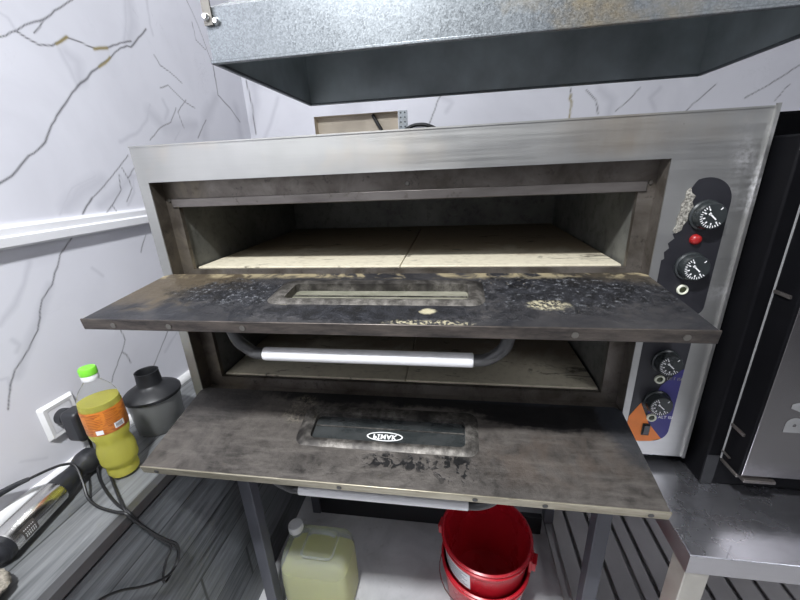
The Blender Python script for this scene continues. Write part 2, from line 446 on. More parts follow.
M['smoky'] = clear('smoky_bowl_plastic', (.5, .51, .5), .3, .75, 1.2)
M['oil'] = clear('sunflower_oil', (1, .93, .12), .06, .3, 1.2)
M['pet'] = clear('clear_bottle_plastic', (.98, .99, .98), .04, .97, 1.05)
def label_mat():
    t = NT('orange_bottle_label'); n = t.noise(1, 4, .6, t.map((60, 60, 220))); X = t.sep()
    c = t.mix(t.rng(n, .52, .62), (.62, .2, .025), (.42, .1, .015))
    return t.set(c, .35)
M['oil_label'] = label_mat()
M['green_cap'] = plain('green_cap', (.2, .66, .045), .4, 0, .05)
M['white_plastic'] = plain('white_plastic', (.8, .8, .8), .4, 0, .04)
M['steel_shiny'] = brushed('blender_steel', (.72, .71, .69), .2, False, (120, 3, 120))
M['barcode'] = plain('barcode_ink', (.05, .05, .06), .6)
M['jerry'] = clear('milky_can_plastic', (.9, .94, .9), .26, .76, 1.08)
M['jerry_liquid'] = clear('pale_yellow_liquid', (.72, .7, .2), .4, .05, 1.2)
M['red'] = plain('red_bucket_plastic', (.55, .012, .025), .3, 0, .08, 6, Subsurface_Weight=0)
M['paper'] = plain('white_paper_label', (.75, .76, .78), .6, 0, .04)
M['grey_print'] = plain('grey_print', (.3, .32, .36), .6)
M['beige'] = plain('beige_fibreboard', (.6, .53, .43), .8, 0, .1, 9)
def lump_mat():
    t = NT('scourer_fibre'); n = t.noise(120, 5, .75); t.bump(n, .9, .004)
    return t.set(t.mix(t.rng(n, .35, .65), (.16, .145, .12), (.42, .38, .31)), .9)
M['scourer'] = lump_mat()
# marble veins: kind, width, points on the wall
LV= [('d',0.0071,[(-0.113,0.672),(-0.063,0.706),(-0.034,0.721),(0.007,0.757),(0.069,0.801),(0.091,0.832),(0.143,0.89),(0.209,0.954),(0.279,1.008),(0.335,1.046),(0.383,1.084),(0.423,1.106),(0.439,1.107),(0.526,1.182)]),('d',0.0054,[(0.01,0.997),(0.048,1.023),(0.089,1.047),(0.13,1.075),(0.17,1.096),(0.218,1.134),(0.268,1.171),(0.3,1.196)]),('d',0.0043,[(0.17,1.096),(0.152,1.074),(0.132,1.055)]),('d',0.0059,[(0.089,1.047),(0.11,1.038),(0.135,1.031),(0.169,1.038),(0.195,1.054),(0.217,1.071),(0.242,1.071),(0.278,1.067),(0.302,1.066),(0.339,1.078),(0.398,1.107),(0.446,1.125)]),('g',0.0114,[(0.182,1.045),(0.195,1.054),(0.209,1.064),(0.22,1.072)]),('g',0.015,[(0.296,1.064),(0.317,1.072),(0.343,1.079)]),('g',0.0128,[(0.296,1.019),(0.335,1.046),(0.345,1.056)]),('l',0.004,[(0.066,1.075),(0.081,1.07),(0.089,1.047)]),('l',0.0093,[(0.188,1.034),(0.201,0.995),(0.209,0.954)]),('l',0.0081,[(0.468,1.255),(0.441,1.167),(0.415,1.114),(0.446,1.125)]),('l',0.0058,[(0.564,1.29),(0.55,1.201),(0.553,1.173)]),('m',0.0062,[(0.536,1.109),(0.554,1.083),(0.598,1.071),(0.652,1.046)]),('m',0.0064,[(0.527,1.007),(0.572,1.024),(0.605,1.004),(0.646,0.98),(0.699,0.967)]),('m',0.0054,[(0.768,1.38),(0.828,1.287),(0.858,1.208),(0.881,1.158)]),('d',0.0079,[(0.881,1.158),(0.876,1.043),(0.954,1.003),(1.019,0.951)]),('l',0.007,[(0.46,0.943),(0.43,0.893),(0.378,0.851),(0.296,0.816)]),('d',0.0086,[(0.105,0.617),(0.147,0.657)]),('m',0.0053,[(0.147,0.657),(0.188,0.683),(0.247,0.727),(0.313,0.778)]),('l',0.0054,[(0.192,0.619),(0.234,0.66),(0.27,0.688),(0.262,0.718)]),('l',0.0124,[(0.078,0.644),(0.113,0.681),(0.173,0.706),(0.196,0.688)]),('l',0.0055,[(0.26,0.627),(0.297,0.665),(0.308,0.708),(0.344,0.733)]),('l',0.0093,[(0.515,0.903),(0.542,0.939),(0.528,0.969)]),('m',0.0071,[(0.678,0.855),(0.726,0.904),(0.755,0.93)]),('l',0.0065,[(0.542,0.838),(0.582,0.876)]),('d',0.0049,[(0.053,0.558),(0.008,0.521),(-0.037,0.451),(-0.072,0.422),(-0.106,0.353),(-0.152,0.307),(-0.182,0.283),(-0.202,0.254),(-0.225,0.201)]),('l',0.0148,[(-0.042,0.452),(-0.089,0.387),(-0.13,0.337),(-0.181,0.268)]),('m',0.0059,[(0.1,0.277),(0.107,0.222),(0.085,0.191),(0.045,0.149),(0.024,0.119)]),('m',0.0055,[(0.085,0.191),(0.097,0.173),(0.102,0.142)]),('m',0.006,[(0.278,0.179),(0.207,0.114),(0.167,0.077)]),('l',0.0062,[(0.322,0.159),(0.239,0.11)]),('m',0.0057,[(0.258,0.474),(0.276,0.501),(0.297,0.525)]),('l',0.0083,[(-0.173,0.396),(-0.13,0.43),(-0.097,0.47),(-0.066,0.52)]),('l',0.004,[(-0.215,0.276),(-0.2,0.272),(-0.206,0.243)]),('l',0.005,[(0.08,0.466),(0.093,0.45),(0.104,0.435)]),('l',0.0032,[(-0.247,0.066),(-0.22,0.047),(-0.197,0.032)]),('l',0.0062,[(-0.163,0.353),(-0.153,0.335),(-0.164,0.322)]),('m',0.0043,[(0.161,0.598),(0.204,0.632),(0.25,0.674),(0.258,0.719)]),('m',0.004,[(0.204,0.632),(0.215,0.604)]),('m',0.0044,[(0.259,0.637),(0.293,0.678),(0.288,0.709),(0.322,0.739),(0.351,0.764)]),('l',0.0047,[(0.043,0.621),(0.072,0.657),(0.099,0.687),(0.138,0.702),(0.18,0.717)]),('l',0.0264,[(0.065,0.637),(0.123,0.675),(0.195,0.705)]),('l',0.0276,[(0.452,0.92),(0.505,0.876),(0.684,0.907)]),('l',0.0322,[(0.857,1.028),(0.757,0.938),(0.719,0.865)]),('l',0.0332,[(1.005,1.01),(1.006,0.888)]),('l',0.0248,[(0.481,1.26),(0.472,1.19),(0.444,1.133)]),('l',0.0213,[(0.204,1.033),(0.231,1.016),(0.221,0.971)]),('l',0.0212,[(0.165,0.636),(0.237,0.669),(0.306,0.715)]),('m',0.0038,[(0.288,0.709),(0.277,0.739)]),('m',0.0048,[(0.607,0.885),(0.593,0.939),(0.654,0.989)]),('m',0.0044,[(0.421,0.83),(0.481,0.873),(0.543,0.899),(0.587,0.952)]),('m',0.0045,[(0.85,1.206),(0.794,1.226),(0.791,1.285)])]
BV= [('d',0.0075,[(1.231,1.014),(1.24,0.967)]),('g',0.0153,[(1.239,0.975),(1.246,0.875)]),('m',0.0093,[(1.3,0.99),(1.346,0.948),(1.361,0.892)]),('m',0.0074,[(1.518,0.982),(1.491,0.95),(1.431,0.896)]),('m',0.0073,[(1.81,0.976),(1.728,0.896),(1.697,0.855)]),('m',0.0087,[(2.19,1.066),(2.1,1.022),(2.011,0.962),(1.931,0.916)]),('m',0.0098,[(0.702,1.052),(0.656,0.994),(0.607,0.879)]),('l',0.0157,[(0.665,1.014),(0.72,0.978),(0.693,0.942)]),('l',0.0295,[(-0.23,1.224),(-0.241,1.055),(-0.303,0.904)]),('m',0.0106,[(-0.277,1.144),(-0.266,1.034),(-0.27,0.902)]),('l',0.0128,[(-0.125,1.055),(-0.187,0.939),(-0.232,0.872)]),('l',0.0223,[(1.357,0.986),(1.412,0.944),(1.406,0.865)]),('m',0.007,[(2.083,0.957),(2.045,0.901)]),('l',0.011,[(1.597,0.977),(1.564,0.941),(1.592,0.893)])]
# ------------------------------------------------------------------ the room
WX, BY, FZ, CZ = -.3, 1.1, -.88, 1.9
def vein_wall(name, us, vs, veins, place, hole=None):
    us = np.array(sorted(set(np.round(us, 4)))); vs = np.array(sorted(set(np.round(vs, 4))))
    U, V = np.meshgrid(us, vs, indexing='ij'); nu, nv = len(us), len(vs)
    rg = random.Random(5)
    A = {k: np.zeros((nu, nv)) for k in 'dgl'}
    for kind, wd, pts in veins:
        fine = [pts[0]]
        for a, b in zip(pts, pts[1:]):
            L = math.hypot(b[0]-a[0], b[1]-a[1]); n = max(1, int(L/.014))
            for k in range(1, n+1):
                j = (.004 if kind == 'g' else .0016) if k < n else 0
                fine.append((a[0]+(b[0]-a[0])*k/n+rg.uniform(-j, j), a[1]+(b[1]-a[1])*k/n+rg.uniform(-j, j)))
        key = 'd' if kind == 'm' else kind; amp = {'d': .92, 'm': .8, 'g': .95, 'l': .36}[kind]
        hw = {'d': .33, 'm': .27, 'g': .26, 'l': .75}[kind]*wd
        for i, (a, b) in enumerate(zip(fine, fine[1:])):
            w = max(hw*(1+.45*mnoise.noise((i*.23, wd*100, len(pts)))), .0016)
            mgn = w*3
            i0, i1 = np.searchsorted(us, [min(a[0], b[0])-mgn, max(a[0], b[0])+mgn]); j0, j1 = np.searchsorted(vs, [min(a[1], b[1])-mgn, max(a[1], b[1])+mgn])
            if i1 <= i0 or j1 <= j0: continue
            u = U[i0:i1, j0:j1]; v = V[i0:i1, j0:j1]
            dx, dy = b[0]-a[0], b[1]-a[1]; q = dx*dx+dy*dy+1e-12
            t = np.clip(((u-a[0])*dx+(v-a[1])*dy)/q, 0, 1)
            d = np.hypot(u-a[0]-t*dx, v-a[1]-t*dy)
            if kind == 'l': val = amp*np.clip(1-d/(w*1.6), 0, 1)
            else: val = amp*np.exp(-(d/w)**2)
            sl = A[key][i0:i1, j0:j1]; np.maximum(sl, val, out=sl)
    idx = np.arange(nu*nv).reshape(nu, nv)
    F = np.stack([idx[:-1, :-1], idx[1:, :-1], idx[1:, 1:], idx[:-1, 1:]], -1).reshape(-1, 4)
    if hole:
        cu = (us[:-1]+us[1:])/2; cv = (vs[:-1]+vs[1:])/2
        CU, CV = np.meshgrid(cu, cv, indexing='ij')
        keep = ~((CU > hole[0]) & (CU < hole[1]) & (CV > hole[2]) & (CV < hole[3]))
        F = F[keep.reshape(-1)]
    co = place(U.reshape(-1), V.reshape(-1))
    me = bpy.data.meshes.new(name)
    me.vertices.add(nu*nv); me.vertices.foreach_set('co', co.astype('f').reshape(-1))
    me.loops.add(F.size); me.loops.foreach_set('vertex_index', F.astype('i').reshape(-1))
    me.polygons.add(len(F)); me.polygons.foreach_set('loop_start', np.arange(0, F.size, 4, dtype='i'))
    me.update(calc_edges=True); me.validate()
    for n, k in (('vein', 'd'), ('gold', 'g'), ('shade', 'l')):
        at = me.attributes.new(n, 'FLOAT', 'POINT'); at.data.foreach_set('value', A[k].astype('f').reshape(-1))
    return struct(link(name, me, M['marble_l']))
vein_wall('wall_left', np.concatenate([[-3, -2, -1.2, -.7], np.arange(-.35, 1.1, .0036), [1.1]]),
          np.concatenate([[-.88, -.4], np.arange(-.06, 1.42, .0036), [1.6, 1.9]]), LV,
          lambda u, v: np.stack([np.full_like(u, WX), u, v], -1))
HOLE = (.047, .465, .78, .961)
vein_wall('wall_back', np.concatenate([np.arange(-.3, 2.4, .006), [2.6, 3.4, HOLE[0], HOLE[1]]]),
          np.concatenate([[-.88, .3, .7, HOLE[2], HOLE[3]], np.arange(.84, 1.3, .006), [1.9]]), BV,
          lambda u, v: np.stack([u, np.full_like(u, BY), v], -1), HOLE)
struct(MB().box(-.3, 3.4, -3, 1.1, FZ-.03, FZ).build('floor', M['floor']))
struct(MB().box(-.3, 3.4, -3, 1.1, CZ, CZ+.03).build('ceiling', M['ceiling']))
struct(MB().box(-.3, 3.4, -3.03, -3, FZ, CZ).build('wall_front', M['wall_plain']))
struct(MB().box(3.4, 3.43, -3, 1.1, FZ, CZ).build('wall_right', M['wall_plain']))
# rail on the left wall, stepped profile
prof = [(0, .612), (.008, .612), (.012, .606), (.012, .59), (.016, .5875), (.02, .586), (.02, .566), (.016, .561), (0, .561)]
struct(MB().prism([(WX+a, -2.2, z) for a, z in prof], (0, 3.3, 0)).build('trim_1', M['white_trim']))
# round bead between counter and wall
struct(MB().prism([(WX, -.7, -.04), (WX+.016, -.7, -.04), (WX+.016, -.7, -.028), (WX+.011, -.7, -.018), (WX+.004, -.7, -.012), (WX, -.7, -.012)], (0, 1.8, 0)).build('trim_2', M['white_plastic'], bevel=.002))

# recess cut in the back wall
t = thing('wall_recess', 'shallow beige recess cut into the marble back wall between the oven and the hood', 'wall recess', (.256, 1.1, .78))
MB().box(HOLE[0], HOLE[1], 1.15, 1.155, HOLE[2], HOLE[3]).build('back_board', M['beige'], t)
m = MB(); m.box(HOLE[0]-.004, HOLE[0], 1.101, 1.155, HOLE[2], HOLE[3]).box(HOLE[1], HOLE[1]+.004, 1.101, 1.155, HOLE[2], HOLE[3])
m.box(HOLE[0], HOLE[1], 1.101, 1.155, HOLE[3], HOLE[3]+.004).box(HOLE[0], HOLE[1], 1.101, 1.155, HOLE[2]-.004, HOLE[2]); m.build('lining', M['beige'], t)
t = thing('perforated_strip', 'short galvanised strip with punched holes beside the beige recess on the back wall', 'metal strip', (.49, 1.1, .8))
MB().box(.468, .51, 1.096, 1.0995, .8, .962).build('strip', M['galv'], t, bevel=.0006)
for k in range(6):
    for q in range(2): MB().lathe([(.004, 0), (.004, .0008)], (.479+q*.02, 1.0959, .952-.02*k), 10, axis='Y').build('hole', M['dark_gap'], t)
tag(MB().tube([(.335, 1.14, .957), (.345, 1.135, .94), (.36, 1.13, .915), (.376, 1.12, .89), (.4, 1.09, .86), (.47, 1.07, .86), (.53, 1.07, .887), (.57, 1.07, .893), (.61, 1.07, .887), (.66, 1.07, .86), (.7, 1.05, .8)], .0085).build('cable', M['cord'], smooth=True), 'black cable hanging out of the beige wall recess behind the oven', 'cable')

# ------------------------------------------------------------------ hood
HX0, HX1, HY0, HY1, HZ = .297, 1.372, -.08, .40, .892
hood = thing('extractor_hood', 'galvanised sheet metal extractor hood hanging over the oven', 'extractor hood', (.83, .2, HZ))
MB().box(HX0, HX1, HY0, HY0+.002, HZ+.004, HZ+.082).build('front_panel', M['galv'], hood)
m = MB()
for z0, z1 in ((HZ, HZ+.006),):
    m.box(HX0-.003, HX1, HY0-.003, HY0+.006, z0, z1).box(HX0-.003, HX0+.006, HY0, HY1, z0, z1).box(HX0, HX1, HY1-.006, HY1+.003, z0, z1).box(HX1-.006, HX1+.003, HY0, HY1, z0, z1)
m.build('folded_rim', M['galv'], hood, bevel=.0015)
m = MB()
m.prism([(HX0, HY0+.002, HZ+.006), (HX0, HY1, HZ+.006), (HX0, HY1, HZ+.30), (HX0, HY0+.002, HZ+.082)], (.002, 0, 0))
m.prism([(HX1, HY0+.002, HZ+.006), (HX1, HY1, HZ+.006), (HX1, HY1, HZ+.30), (HX1, HY0+.002, HZ+.082)], (-.002, 0, 0))
m.box(HX0+.002, HX1-.002, HY1-.002, HY1, HZ+.006, HZ+.30)
m.build('inner_skirt', M['galv_in'], hood)
MB().prism([(HX0, HY0, HZ+.082), (HX0, HY1, HZ+.30), (HX0, HY1, HZ+.304), (HX0, HY0, HZ+.086)], (HX1-HX0, 0, 0)).build('sloped_top', M['galv'], hood)
st = MB().box(HX0+.001, HX0+.017, HY0-.006, HY0-.003, HZ+.058, CZ).build('hanging_strap', M['screw'], hood)
for px, pz in ((HX0+.009, HZ+.108), (HX0+.007, HZ+.07), (HX0+.022, HZ+.064)): MB().lathe([(.0065, 0), (.0065, .003), (.004, .007), (0, .007)], (px, HY0-(.006 if px < HX0+.016 else .0005), pz), 12, axis='Y').build('bolt', M['chrome'], st, smooth=True)

# ------------------------------------------------------------------ pizza oven
W, H, X1, X2 = 1.30, .7714, .0267, 1.1438
oven = thing('pizza_oven', 'large stainless steel double deck pizza oven with both doors open', 'oven', (ROOTX, ROOTY, 0))
DK = [(.445, .6913), (.118, .372)]
m = MB()
m.box(0, X1, 0, .003, 0, H).box(X2, W, 0, .003, 0, H).box(X1, X2, 0, .003, DK[0][1], H).box(X1, X2, 0, .003, DK[1][1], DK[0][0]).box(X1, X2, 0, .003, 0, DK[1][0])
m.box(W-.006, W, -.005, 0, 0, H+.003).box(0, W, -.002, 0, H-.003, H).build('front_panel', M['face'], oven)
m = MB()
m.box(0, .003, .003, .80, 0, H).box(W-.003, W, .003, .80, 0, H).box(.003, W-.003, .003, .80, H-.003, H).box(.003, W-.003, .003, .80, 0, .003).box(.003, W-.003, .797, .80, .003, H-.003)
m.build('body', M['body'], oven)
IN = [(.058, 1.113, .470, .630), (.066, 1.106, .146, .318)]
for (z0, z1), (ix0, ix1, iz0, iz1) in zip(DK, IN):
    y = .04
    m = MB().ring([(X1, y, z0), (X2, y, z0), (X2, y, z1), (X1, y, z1)], [(ix0, y, iz0), (ix1, y, iz0), (ix1, y, iz1), (ix0, y, iz1)], (0, .012, 0))
    m.box(X1-.002, X1, .0031, .052, z0, z1).box(X2, X2+.002, .0031, .052, z0, z1).box(X1, X2, .0031, .052, z1, z1+.002).box(X1, X2, .0031, .052, z0-.002, z0)
    fr = m.build('chamber_frame', M['frame'], oven)
    mm = MB().box(ix0-.014, ix1+.014, .036, .0398, iz1, iz1+.021)
    mm.build('frame_lip', M['lip'], fr, bevel=.0015)
    for sx, sz in ((ix0-.0195, .018), (ix1+.0195, .018), ((ix0+ix1)/2+.05, .035)): MB().lathe([(.005, 0), (.004, .003), (0, .003)], (sx, .04, iz1+sz), 10, axis='Y').build('screw', M['screw'], fr, smooth=True)
    a, b, lz0, lz1 = ix0-.006, ix1+.006, iz0-.012, iz1+.012
    m = MB()
    m.box(a-.003, a, .053, .72, lz0, lz1).box(b, b+.003, .053, .72, lz0, lz1).box(a, b, .717, .72, lz0, lz1).box(a, b, .053, .717, lz1, lz1+.003).box(a, b, .053, .717, lz0-.003, lz0)
    m.build('chamber_lining', M['liner'], oven)

def door_matrix(yh, zh, ang):
    a = math.radians(ang); c, s = math.cos(a), math.sin(a)
    return Matrix(((1, 0, 0, 0), (0, -c, -s, yh), (0, -s, c, zh), (0, 0, 0, 1)))
def make_door(upper):
    if upper: Mx, x0, x1, D, hs, hn = door_matrix(-.012, .472, 6.3), .021, 1.133, .232, .2, -.091
    else: Mx, x0, x1, D, hs, hn = door_matrix(.004, .13, 13.9), .022, 1.142, .243, .2, -.122
    wx0, wx1, ws0, ws1 = .385, .778, .058, .146
    sk = M['door_up'] if upper else M['door_lo']
    m = MB(); T = .021
    cc = .012
    m.prism([(x0+cc+.004, 0, 0), (x1-cc-.004, 0, 0), (x1-.004, cc, 0), (x1-.003, ws0, 0), (x0+.003, ws0, 0), (x0+.004, cc, 0)], (0, 0, -T), Mx)
    m.prism([(x0+.003, ws0, 0), (wx0, ws0, 0), (wx0, ws1, 0), (x0+.001, ws1, 0)], (0, 0, -T), Mx)
    m.prism([(wx1, ws0, 0), (x1-.003, ws0, 0), (x1-.001, ws1, 0), (wx1, ws1, 0)], (0, 0, -T), Mx)
    m.prism([(x0+.001, ws1, 0), (x1-.001, ws1, 0), (x1, D, 0), (x0, D, 0)], (0, 0, -T), Mx)
    d = m.build('oven_door', sk, oven)
    d['label'] = 'upper oven door hanging open' if upper else 'lower oven door hanging open lower'
    m = MB().box(x0-.002, x1+.002, D+.0003, D+.004, -T-.001, .0016, Mx).build('front_edge', M['door_edge'] if upper else M['door_edge_lo'], d, bevel=.0015)
    lo = lambda L, n: [(x, s, n) for x, s in L]
    m = MB()
    A = lo(rrect(.364, .798, .041, .161, .026), 0.0003); B = lo(rrect(.380, .784, .054, .150, .02), 0)
    C_ = lo(rrect(.398, .768, .068, .140, .012), .0)
    up = lambda L, n: [(x, s, n) for x, s, _ in L]
    # rolled rim: outside slope, crown, inner slope, wall down to the glass
    loops = [A, up(B, .0065), up(C_, .004), up(C_, -.017)]
    vs = [[m.bm.verts.new(Mx @ Vector(p)) for p in L] for L in loops]
    for a, b in zip(vs, vs[1:]):
        for k in range(len(a)): m.bm.faces.new((a[k], a[(k+1) % len(a)], b[(k+1) % len(a)], b[k]))
    m.build('window_rim', M['rim'], d, smooth=True)
    g = MB().prism(lo(rrect(.3985, .7675, .0685, .1395, .011), -.0085 if not upper else -.013), (0, 0, -.004), Mx).build('window_glass', M['glass_up'] if upper else M['glass_lo'], d)
    # a second bar of the glass holder
    MB().box(.3995, .7665, .096, .0985, -.0125 if upper else -.0082, -.0105 if upper else -.0062, Mx).build('glass_holder', M['rim'], d)
    # handle below (outer side)
    p = lambda x, s, n: tuple(Mx @ Vector((x, s, n)))
    MB().tube([p(.366, hs, hn), p(.776, hs, hn)], .0135, 20, False).build('handle_grip', M['handle'], d, bevel=.002)
    for sx, (q0, q1) in ((1, (.372, .311)), (-1, (.770, .835))):
        pts = [(q0, hs, hn), (q0-.025*sx, hs, hn+.001), (q1+.022*sx, hs, hn+.011), (q1+.006*sx, hs, hn+.028), (q1, hs, hn+.05), (q1-.003*sx, hs, -T+.001)]
        MB().tube([p(*v) for v in pts], .0115, 12, True).build('handle_arm', M['arm'], d, smooth=True)
    for sx in ((.09, .21, .36, .93, 1.09) if upper else (.06, .5, .785, .92, 1.11)):
        MB().lathe([(.0055, 0), (.0055, .0012), (0, .0012)], (0, 0, 0), 12, Mx @ Matrix.Translation((sx, D+.0042, -.011)) @ Matrix.Rotation(-PI/2, 4, 'X')).build('screw', M['screw'] if upper else M['arm'], d, smooth=True)
    if not upper:
        s0 = .1175; n0 = -.0078; cx = .578
        el = [(cx+.044*math.cos(2*PI*k/40), s0+.0125*math.sin(2*PI*k/40), n0) for k in range(40)]
        ei = [(cx+.0405*math.cos(2*PI*k/40), s0+.0102*math.sin(2*PI*k/40), n0) for k in range(40)]
        MB().ring(el, ei, (0, 0, .0006), Mx).build('logo_oval', M['white_print'], d)
        text_mesh('logo_lettering', 'P\u0130MAK', .0175, M['white_print'], d, Mx @ Matrix.Translation((cx, s0, n0)), .0006, 1.1, .0006)
    return d
make_door(True); make_door(False)

# control panels
def panel_patch(name, pts, y, mat, parent, th=.0006):
    return MB().prism([(x, y, z) for x, z in pts], (0, -th, 0)).build(name, mat, parent)
up_pts = [(x, z) for x, z in rrect(1.168, 1.262, .372, .655, (.046, .03, .02, .022), 8)]
# torn left edge of the upper print
torn = [(1.195, .648), (1.187, .634), (1.189, .627), (1.199, .622), (1.193, .612), (1.199, .6), (1.191, .588), (1.192, .575), (1.186, .566), (1.187, .556), (1.172, .549), (1.177, .54), (1.167, .53), (1.171, .52), (1.163, .512), (1.166, .498), (1.161, .495), (1.162, .372)]
up_pts = [p for p in up_pts if p[0] > 1.2 and not (p[0] < 1.25 and p[1] < .42 and False)] 
up_pts = sorted([p for p in up_pts if p[1] > .5], key=lambda p: math.atan2(p[1]-.55, p[0]-1.2)) 
top_arc = [(1.2155+.0465*math.cos(math.radians(a)), .609+.046*math.sin(math.radians(a))) for a in range(0, 113, 8)]
bot_arc = [(1.240+.0215*math.cos(math.radians(a)), .394+.0215*math.sin(math.radians(a))) for a in range(-90, 1, 15)]
cp = panel_patch('control_panel', top_arc+torn+bot_arc, 0, M['sticker'], oven)
cp['label'] = 'upper black control panel with a torn left edge'
panel_patch('glue_residue', [(1.187, .638), (1.19, .628), (1.198, .622), (1.194, .611), (1.199, .6), (1.192, .588), (1.193, .575), (1.187, .566), (1.186, .556), (1.176, .55), (1.171, .555), (1.176, .566), (1.174, .58), (1.178, .592), (1.177, .606), (1.182, .618), (1.181, .63)], -.0002, M['residue'], cp, .002)
L_arc = [(1.218+.034*math.cos(math.radians(a)), .076+.034*math.sin(math.radians(a))) for a in range(-90, 1, 10)]
Lb = [(1.1925+.034*math.cos(math.radians(a)), .074+.034*math.sin(math.radians(a))) for a in range(180, 271, 10)]
cl = panel_patch('control_panel', L_arc+[(1.254, .25), (1.2545, .29), (1.2545, .325), (1.158, .325), (1.1585, .2)]+Lb, 0, M['sticker'], oven)
cl['label'] = 'lower control panel printed black, blue and orange'
panel_patch('orange_print', [(1.1795, .150), (1.1585, .11), (1.1585, .074)]+Lb[1:]+[(1.2185, .042), (1.2395, .051), (1.205, .094), (1.197, .112)], -.0006, M['orange'], cl)
panel_patch('blue_print', [(1.2535, .243), (1.247, .240), (1.213, .198), (1.2, .135), (1.197, .112), (1.205, .094), (1.2395, .051)]+L_arc[5:], -.0006, M['blue'], cl)
for z, wz in ((.2165, 'ÜST ISI'), (.1115, 'ALT ISI')):
    text_mesh('heater_lettering', wz, .0105, M['white_print'] if z < .2 else M['residue'], cl, Matrix.Translation((1.238, -.0014, z+.001)) @ Matrix.Rotation(PI/2, 4, 'X'), .0003)
def knob(x, z, lab):
    k = MB().lathe([(.029, 0), (.029, .005), (.0262, .007), (.0255, .021), (.0235, .0245), (0, .0245)], (x, -.0007, z), 36, axis='Y').build('knob', M['knob'], oven, smooth=True)
    m = MB(); y = -.0253
    def tick(a, r0, r1, w):
        c, s = math.cos(a), math.sin(a)
        P = [(x+r*c-q*s*w, y, z+r*s+q*c*w) for r, q in ((r0, -1), (r1, -1), (r1, 1), (r0, 1))]
        m.prism(P, (0, -.0004, 0))
    for i in range(17):
        a = math.radians(118+i*12.5); tick(a, .0175, .0215, .0007)
        if i % 3 == 0: tick(a, .0125, .0165, .0011)
    tick(math.radians(48), .0165, .0215, .0009)
    m.build('dial_marks', M['white_print'], k)
    m = MB(); a = math.radians(137); c, s = math.cos(a), math.sin(a)
    for r0, r1, w in ((-.009, .007, .0012), (.005, .009, .0022)):
        m.prism([(x+r*c-q*s*w, y, z+r*s+q*c*w) for r, q in ((r0, -1), (r1, -1), (r1, 1), (r0, 1))], (0, -.0005, 0))
    m.build('pointer', M['white_print'], k)
for x, z in ((1.2215, .585), (1.2155, .483), (1.2105, .263), (1.2105, .157)): knob(x, z, '')
MB().lathe([(.0105, 0), (.0105, .003), (.009, .007), (.005, .0095), (0, .010)], (1.2145, -.0007, .5375), 20, axis='Y').build('indicator_light', M['red_lens'], oven, smooth=True)['label'] = 'red indicator light'
for x, z in ((1.2115, .4325), (1.2065, .2165), (1.2075, .1115)):
    r = MB().lathe([(.0068, 0), (.0108, 0), (.0108, .003), (.0098, .0045), (.0072, .0042), (.0068, .002)], (x, -.0013, z), 24, axis='Y', cap=False).build('indicator_light', M['lamp_ring'], oven, smooth=True)
    MB().lathe([(.0068, 0), (.0066, .0022), (.004, .0035), (0, .004)], (x, -.0013, z), 20, axis='Y').build('lens', M['lamp_lens'], r, smooth=True)
sw = MB().box(1.1925, 1.2095, -.004, -.0012, .060, .093).build('rocker_switch', M['knob'], oven, bevel=.001)
MB().prism([(1.195, -.004, .063), (1.195, -.006, .066), (1.195, -.0075, .0895), (1.195, -.004, .0905)], (.012, 0, 0)).build('rocker', M['red_lens'] if False else M['black_plastic'], sw)

# baking stones lying in the chambers
for (ix0, ix1, iz0, iz1), where, mat in ((IN[0], 'upper', M['stone']), (IN[1], 'lower', M['stone_lo'])):
    xm = (ix0+ix1)/2+.022
    for a, b, side in ((ix0+.002, xm-.0012, 'left'), (xm+.0012, ix1-.002, 'right')):
        s = MB().box(a, b, .056, .712, iz0-.0115, iz0+.003).build('baking_stone', mat, loc=(ROOTX, ROOTY, iz0), bevel=.0015)
        tag(s, f'{"floury beige" if where == "upper" else "beige and brown"} baking stone on the {side} in the {where} oven chamber', 'baking stone', 'baking stones in the oven chambers')

# ------------------------------------------------------------------ stand under the oven
stand = thing('oven_stand', 'grey painted steel stand carrying the pizza oven', 'stand', (.615, .25, FZ))
for x, y, z in ((.056, .008, FZ), (1.135, .008, -.799), (.056, .45, FZ), (1.135, .45, -.799)):
    MB().box(x, x+.04, y, y+.04, z, -.041).build('leg', M['stand'], stand, bevel=.002)
m = MB().box(.03, 1.185, .004, .052, -.04, -.0005).box(.03, 1.185, .446, .494, -.04, -.0005).box(.056, .096, .052, .446, -.04, -.0005).box(1.135, 1.175, .052, .446, -.04, -.0005)
m.build('top_frame', M['stand'], stand, bevel=.002)
MB().box(.097, 1.13, .455, .48, FZ+.001, FZ+.1).build('black_floor_bar', M['black_paint'], stand, bevel=.002)  # black bar along the floor between the rear legs

# ------------------------------------------------------------------ steel table, rack, black appliance
TX, TY, TZ = 1.195, -.235, -.03
tb = thing('steel_table', 'scuffed stainless steel worktable beside the pizza oven', 'table', (1.6, .2, -.8))
MB().box(TX, 2.1, TY, .62, TZ-.003, TZ).build('tabletop', M['table'], tb, bevel=.0012)
m = MB().box(TX, 2.1, TY, TY+.002, TZ-.048, TZ-.003).box(TX, TX+.002, TY+.002, .62, TZ-.048, TZ-.003).box(TX+.002, 2.1, .618, .62, TZ-.048, TZ-.003)
m.build('apron', M['table_side'], tb)
for x in (TX+.003, 2.05):
    for y in (TY+.004, .57): MB().box(x, x+.044, y, y+.044, -.799, TZ-.004).build('leg', M['leg_beige'], tb, bevel=.002)
rk = thing('slatted_rack', 'low rack of grey metal slats on the floor under the steel table', 'slatted rack', (1.6, .2, FZ))
m = MB(); x = 1.14; k = 0
wd = [.02, .06, .078, .078, .05, .078]
while x < 2.1:
    w = wd[k] if k < len(wd) else .078
    dz = (0, .004, -.002)[k % 3]
    m.box(x, x+w, -.5, .95, -.815, -.80 if k != 0 else -.80); x += w+.013; k += 1
m.build('slats', M['slat'], rk, bevel=.003)
